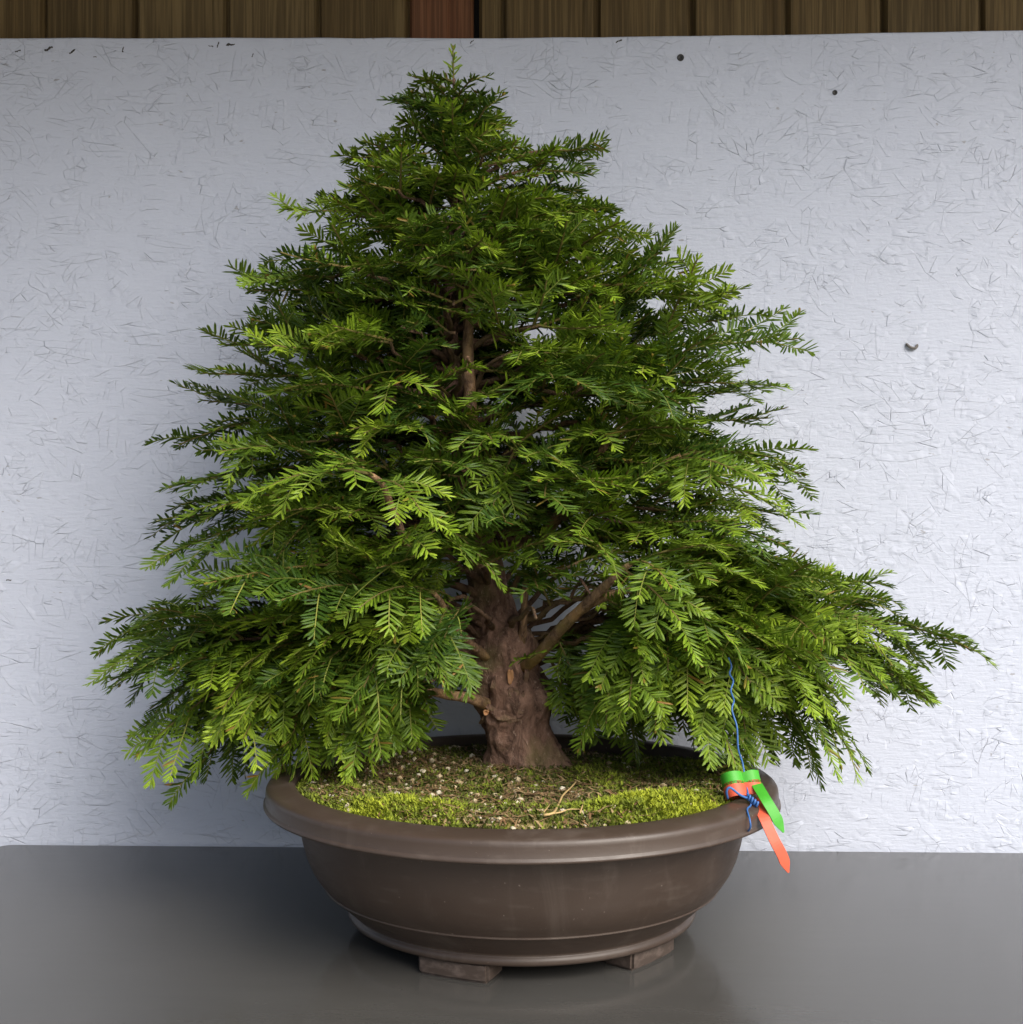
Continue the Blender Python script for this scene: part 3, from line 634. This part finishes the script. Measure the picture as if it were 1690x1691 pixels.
# low limbs, left: an arching tier whose sprigs hang
for px, row, y, sx, sr, ay, kw in ((163, 1075, .00, 800, 1050, 985, {}), (205, 1025, .06, 800, 1040, 970, {}), (178, 1110, -.05, 790, 1060, 1010, {}), (200, 1235, -.04, 790, 1080, 1010, {}), (262, 1288, -.02, 790, 1090, 1010, dict(droop=.9)),
                                   (380, 1318, -.06, 790, 1100, 1000, dict(droop=1.1)), (330, 1180, -.12, 790, 1085, 990, {}), (470, 1270, -.10, 790, 1100, 1010, dict(droop=1.0)), (440, 1200, .08, 790, 1090, 990, {}), (300, 1120, .12, 800, 1060, 990, {}),
                                   (480, 1130, -.17, 790, 1060, 985, dict(droop=.8)), (560, 1165, -.20, 795, 1060, 960, dict(droop=1.0)), (640, 1170, -.21, 800, 1045, 930, dict(droop=1.1, nl=.025)), (690, 1110, -.20, 805, 1030, 930, dict(droop=1.0, nl=.025)),
                                   (560, 1045, -.10, 800, 1020, 940, {}), (420, 1050, .0, 800, 1040, 960, {}), (520, 1235, .06, 795, 1110, 1060, {}), (620, 1250, -.08, 790, 1130, 1080, dict(droop=1.0, nl=.023)), (705, 1190, .16, 800, 1130, 1120, {}), (560, 1150, .2, 800, 1080, 1040, {}), (235, 1150, -.03, 790, 1070, 1000, {}), (225, 1080, .03, 790, 1060, 980, {}), (280, 1055, -.04, 790, 1050, 965, {}), (250, 1205, .02, 790, 1080, 1010, {}), (335, 1235, .0, 790, 1090, 1010, {}), (390, 1090, -.12, 790, 1050, 960, {})):
    t = at(px, row, y + .05); s = tb(sr, (-1, y)); c = (s + t) / 2; c[2] = at(0, ay, y)[2]; kk = dict(side=6, droop=.5, dens=1.1, nl=.0225, inner=.5); kk.update(kw)
    branch(s, t, ctrl=c, rad=.0045, **kk)
# low limbs, right
for px, row, y, sx, sr, ay, kw in ((1612, 1065, -.02, 0, 1085, 950, {}), (1510, 1055, .05, 0, 1080, 930, {}), (1440, 988, .06, 0, 1075, 900, {}), (1480, 1110, -.1, 0, 1085, 950, {}), (1500, 1130, .02, 0, 1085, 950, {}), (1555, 1140, -.06, 0, 1090, 960, {}), (1470, 1245, -.06, 0, 1095, 960, dict(droop=.9)), (1395, 1262, -.08, 0, 1095, 965, dict(droop=1.0)),
                                   (1305, 1222, .05, 0, 1100, 990, dict(droop=.9)), (1265, 1275, -.13, 0, 1100, 970, dict(droop=1.1)), (1212, 1270, -.16, 0, 1100, 980, dict(droop=1.1)), (1400, 1150, -.12, 0, 1085, 940, {}), (1290, 1130, -.16, 0, 1080, 930, dict(droop=.9)),
                                   (1100, 1040, -.18, 0, 1060, 920, dict(droop=.8)), (1000, 1235, -.02, 0, 1110, 1040, dict(droop=1.1)), (1060, 1230, .10, 0, 1110, 1060, dict(droop=.9)), (975, 1130, -.04, 0, 1080, 1010, dict(droop=1.0)),
                                   (1360, 1080, .14, 0, 1070, 960, {}), (1200, 1150, .16, 0, 1090, 1010, {}), (1250, 1000, -.1, 0, 1040, 900, {}), (1510, 1085, -.03, 0, 1080, 940, {}), (1450, 1050, .0, 0, 1075, 920, {}), (1420, 1195, -.02, 0, 1090, 965, {}), (1535, 1120, .0, 0, 1085, 950, {}), (1365, 1005, -.05, 0, 1060, 890, {}), (1330, 1080, -.13, 0, 1075, 920, {})):
    t = at(px, row, y + .05); s = tb(sr, (1, .8)); c = (s + t) / 2; c[2] = at(0, ay, y)[2]; kk = dict(side=6, droop=.5, dens=1.1, nl=.0225, inner=.5, new=random.choice((.35, .5, .7))); kk.update(kw)
    branch(s, t, ctrl=c, rad=.0034, **kk)
# the limbs one sees bare against the trunk
def bare(pts, rads, twigs=()):
    P3 = [at(a, b_, y) for a, b_, y in pts]; pp, rr = catmull(P3, 6, rads); V, Fs = tube(pp, rr, 10, jitter=.07)
    o = link('branch', mesh_pd('branch', np.array(V) - P3[0], Fs, True), M['limb'], tree, P3[0] - T0)
    for t, d, L, dr in twigs: sprig(pp[min(len(pp) - 1, int(t * (len(pp) - 1)))], d, L, dr, o, nl=.022, new=.6)
bare([(868, 1098, .05), (888, 1082, .02), (925, 1040, -.02), (965, 1000, -.05), (1005, 962, -.08), (1040, 930, -.10)], [.0088, .0076, .0070, .0062, .0050, .0038], ((1, (.7, -.3, .35), .12, .7), (1, (.2, -.6, .2), .10, .9), (.9, (-.3, -.4, .5), .09, .7), (1, (.9, .1, .2), .13, .6), (.95, (.5, -.6, -.2), .1, .6)))
bare([(955, 1010, -.04), (990, 990, -.05), (1045, 972, -.07)], [.006, .005, .0035], ((1, (.8, -.4, -.1), .13, .6), (.7, (.5, -.5, -.3), .10, .6)))
bare([(805, 1085, .05), (780, 1065, .02), (748, 1030, -.02), (732, 1000, -.05), (718, 980, -.07)], [.006, .0052, .0045, .004, .003], ((1, (-.4, -.5, .3), .12, .9), (.9, (.5, -.5, .3), .10, 1.0), (.8, (.35, -.6, -.1), .09, .9), (.95, (-.7, -.3, 0), .11, 1.0)))
bare([(812, 1165, .06), (775, 1152, .02), (735, 1146, .0), (690, 1135, -.02)], [.008, .0065, .0058, .0048], ((1, (-.7, -.3, -.2), .12, .8), (.8, (-.3, .4, -.2), .10, .7), (.95, (-.5, -.5, -.1), .10, .9)))
bare([(862, 1060, .05), (866, 1010, .04), (868, 960, .03)], [.0055, .0045, .0038], ((1, (.1, -.4, .6), .1, .8), (.8, (.5, -.4, .3), .10, .8)))
bare([(785, 870, .07), (782, 760, .04), (776, 640, .02), (774, 540, .02), (790, 440, .02), (835, 380, .0)], [.009, .0085, .0075, .0065, .005, .003], ((1, (.6, -.4, .3), .10, .6), (.95, (.1, -.6, .5), .09, .6), (.8, (-.4, -.5, .3), .11, .7), (.6, (.4, -.6, .1), .12, .8)))
bare([(900, 880, .07), (955, 810, .02), (985, 760, .0), (1010, 715, -.02)], [.0075, .0068, .0055, .0035], ((1, (.5, -.3, .4), .11, .6), (.9, (-.2, -.6, .3), .1, .8), (1, (.9, 0, .2), .12, .5)))
bare([(965, 815, .02), (1040, 795, -.01), (1080, 775, -.02), (1125, 752, -.03)], [.006, .0055, .005, .0035], ((1, (.8, -.2, .2), .13, .6), (.9, (.4, -.6, .1), .11, .7), (.8, (.3, .5, .3), .1, .5)))
bare([(785, 900, .06), (690, 915, -.06), (655, 855, -.10), (632, 800, -.12), (610, 782, -.13)], [.006, .005, .0042, .0035, .0028], ((1, (-.7, -.3, .2), .12, .8), (.95, (-.2, -.5, .3), .09, .9), (.8, (.3, -.5, .1), .10, .9)))
sprig(at(874, 1088, -.0), (-.1, -.6, .4), .018, .6, trunk, 1, .012, new=1, nside=2)

# keep the face of the trunk and the pot clear: drop sprigs that would hide the bare bole
def proj(v): Z = CD + v[:, 1]; return 845 + (v[:, 0] - CX) * F / Z, 845 - (v[:, 2] - CZ) * F / Z
def corridor(px, row, a, b_, w_):
    a = np.array(a, float); d = np.array(b_, float) - a; q = np.stack((px, row), 1) - a; t = np.clip(q @ d / (d @ d), 0, 1)
    return np.linalg.norm(q - t[:, None] * d, axis=1) < w_
kept = []
for S, br in SPR:
    v = np.concatenate(S.v) + S.base; px, row = proj(v); y = v[:, 1]
    low = (v[:, 2] < soil_z(S.tip[0], S.tip[1]) + .004) & (np.hypot(v[:, 0], v[:, 1]) < .27)
    if np.linalg.norm(S.tip - S.base) > .03:
        if np.mean((px > 782) & (px < 905) & (row > 985) & (row < 1290) & (y < .06)) > .10: continue
        if np.mean((px > 775) & (px < 850) & (row > 945) & (row < 1000) & (y < .06)) > .14: continue
        if np.mean((row > 1215) & (px > 650) & (px < 1180) & (y < .05)) > .30: continue
        if np.mean(corridor(px, row, (885, 1085), (1030, 940), 20) & (y < -.02)) > .08 and not np.linalg.norm(S.base - at(1030, 940, -.1)) < .06: continue
        if np.mean(corridor(px, row, (785, 1072), (722, 985), 14) & (y < -.01)) > .07 and not np.linalg.norm(S.base - at(722, 985, -.06)) < .05: continue
        if np.mean((px > 600) & (px < 860) & (row > 500) & (row < 650) & (y < .03)) > .45 and random.random() < .75: continue
        if np.mean((px > 690) & (px < 800) & (row > 1140) & (row < 1210)) > .4: continue
        if np.mean((px > 345) & (px < 480) & (row > 975) & (row < 1012)) > .3: continue
    if np.mean(low) > .05: continue
    wl = WY - .003 + v[:, 0] * math.tan(YAW); over = (y - wl).max()
    if over > .03: continue
    if over > 0:
        for arr in S.v: arr[:, 1] = np.minimum(arr[:, 1], WY - .003 + (arr[:, 0] + S.base[0]) * math.tan(YAW) - S.base[1])
    kept.append((S, br, v))
# the sprigs that show largest become parts of their branch; what is left is deep inside or behind
def score(S, v):
    tip = S.tip; cx, r = trunk_at(max(.2, min(1.0, tip[2])))[0], 0
    return -tip[1] * 1.0 + .55 * abs(tip[0] - cx[0]) + .25 * np.linalg.norm(S.tip - S.base)
kept.sort(key=lambda k: -score(k[0], k[2]))
print('sprigs', len(kept), 'tris', sum(sum(len(t) for t in S.t) for S, _, _ in kept))
rest = Sprig()
for i, (S, br, v) in enumerate(kept):
    if i < 300:
        me = mesh_tri('sprig', np.concatenate(S.v), np.concatenate(S.t), np.concatenate(S.m), np.concatenate(S.c))
        me.materials.append(M['needle']); me.materials.append(M['twig'])
        o = bpy.data.objects.new('sprig', me); COL.objects.link(o); o.parent = br
        o.location = S.base - T0 - np.array(br.location)
    else:
        rest.add(np.concatenate(S.v) + S.base - T0, np.concatenate(S.t), 0, np.concatenate(S.c)); rest.m[-1] = np.concatenate(S.m)
if rest.n:
    me = mesh_tri('inner_foliage', np.concatenate(rest.v), np.concatenate(rest.t), np.concatenate(rest.m), np.concatenate(rest.c))
    me.materials.append(M['needle']); me.materials.append(M['twig'])
    o = bpy.data.objects.new('inner_foliage', me); COL.objects.link(o); o.parent = tree; o['kind'] = 'stuff'

# ------------------------------------------------------------------ tags and wire on the rim
def ribbon(path, ups, wd, th=.0007, fixed=False):
    """a flat strip: path of centres, ups = direction of its width at each point"""
    P_ = [np.asarray(p, float) for p in path]; V = []; Fs = []
    for i, p in enumerate(P_):
        t = nrm(P_[min(i + 1, len(P_) - 1)] - P_[max(i - 1, 0)]); u = nrm(np.asarray(ups[i], float)); u = u if fixed else nrm(u - t * np.dot(u, t)); n = nrm(np.cross(t, u)); w_ = wd[i] / 2
        V += [p - u * w_ - n * th, p + u * w_ - n * th, p + u * w_ + n * th, p - u * w_ + n * th]
    for i in range(len(P_) - 1):
        a = i * 4
        for k in range(4): Fs.append((a + k, a + (k + 1) % 4, a + 4 + (k + 1) % 4, a + 4 + k))
    Fs.append((3, 2, 1, 0)); e = (len(P_) - 1) * 4; Fs.append((e, e + 1, e + 2, e + 3))
    return V, Fs
A = at(1235, 1308, -.125)                              # pinch point above the rim
def tag_strip(name, mat, loop_c, tail, label, w_loop, dz):
    V, Fs = [], []
    def put(v, f):
        b0 = len(V); V.extend(v); Fs.extend([tuple(q + b0 for q in x) for x in f])
    lp = [];
    for k in range(60):                                # teardrop loop in plan, bulging left of the pinch
        a = R(-150 + 300 * k / 59) ; q = (1 + math.cos(a)) / 2
        lp.append((-.0245 * q ** .8, .0125 * math.sin(a)))
    # the curl leans back, so one looks up into its lower opening
    axu = nrm((-.16, .62, 1)); ex = nrm((1, 0, .16)); ey = np.cross(axu, ex)
    lp = [ex * q[0] + ey * q[1] + axu * dz for q in lp]
    put(*ribbon(lp, [axu] * 60, [w_loop] * 60, fixed=True))
    rp = [ex * x_ + ey * y_ + axu * dz for x_, y_, _z in catmull([np.array(q_ + (0,)) for q_ in ((-.003, -.0055), (.004, -.0065), (.010, -.0055), (.0155, -.001), (.0165, .004))], 6)]
    put(*ribbon(rp, [axu] * 25, list(np.interp(range(25), [0, 6, 12, 24], [w_loop * .75, w_loop * .95, w_loop, w_loop])), fixed=True))
    pts = catmull([np.array(p) - A for p in tail], 6); n = len(pts)
    wd = [.0115 * (1 if i < n - 4 else (n - 1 - i + .6) / 4.2) for i in range(n)]
    d = nrm(pts[-1] - pts[0]); u = nrm(np.cross(d, (.25, -1, .1)))
    put(*ribbon(pts, [u] * n, wd))
    o = link(name, mesh_pd(name, V, Fs), mat, None, A); return tag(o, label, 'tag')
tag_strip('plant_tag', M['orange'], 0, (at(1247, 1318, -.134), at(1262, 1350, -.160), at(1278, 1385, -.170), at(1292, 1412, -.172), at(1302, 1440, -.172)), 'orange red plastic tag strip looped over the pot rim', .0165, .003)
tag_strip('plant_tag', M['green'], 0, (at(1250, 1295, -.128), at(1265, 1320, -.150), at(1280, 1345, -.158), at(1294, 1374, -.160)), 'bright green plastic tag strip looped over the pot rim', .0140, .0150)
wp = [at(1203, 1085, -.10), at(1208, 1100, -.10), at(1205, 1112, -.102), at(1211, 1124, -.10), at(1207, 1140, -.105), at(1212, 1156, -.102), at(1209, 1172, -.106), at(1217, 1200, -.112), at(1219, 1235, -.115), at(1226, 1258, -.114), at(1229, 1275, -.118), at(1236, 1312, -.134), at(1240, 1328, -.150), at(1234, 1336, -.166), at(1238, 1352, -.182), at(1239, 1366, -.182), at(1232, 1374, -.170), at(1225, 1372, -.150)]
V, Fs = tube(catmull(wp, 7), [.0010] * (7 * (len(wp) - 1) + 1), 8)
wire = empty('tie_wire', A); tag(wire, 'blue coated wire tied round the pot rim and up to a branch', 'wire')
link('strand', mesh_pd('strand', np.array(V) - A, Fs, True), M['blue'], wire)
kn = []
for k in range(60):
    a = k / 59 * 4.2 * 2 * math.pi; s = k / 59; c0 = at(1234, 1314, -.146) * (1 - s) + at(1252, 1329, -.152) * s - A
    kn.append(c0 + np.array((.1 * math.cos(a), .6 * math.sin(a), math.cos(a))) * .0028)
V, Fs = tube(kn, [.0013] * 60, 7); link('twist', mesh_pd('twist', V, Fs, True), M['blue'], wire)
lp = catmull([at(1236, 1318, -.146) - A, at(1222, 1312, -.150) - A, at(1206, 1300, -.150) - A, at(1200, 1306, -.150) - A, at(1202, 1318, -.146) - A], 5)
V, Fs = tube(lp, [.0013] * len(lp), 7); link('loop', mesh_pd('loop', V, Fs, True), M['blue'], wire)
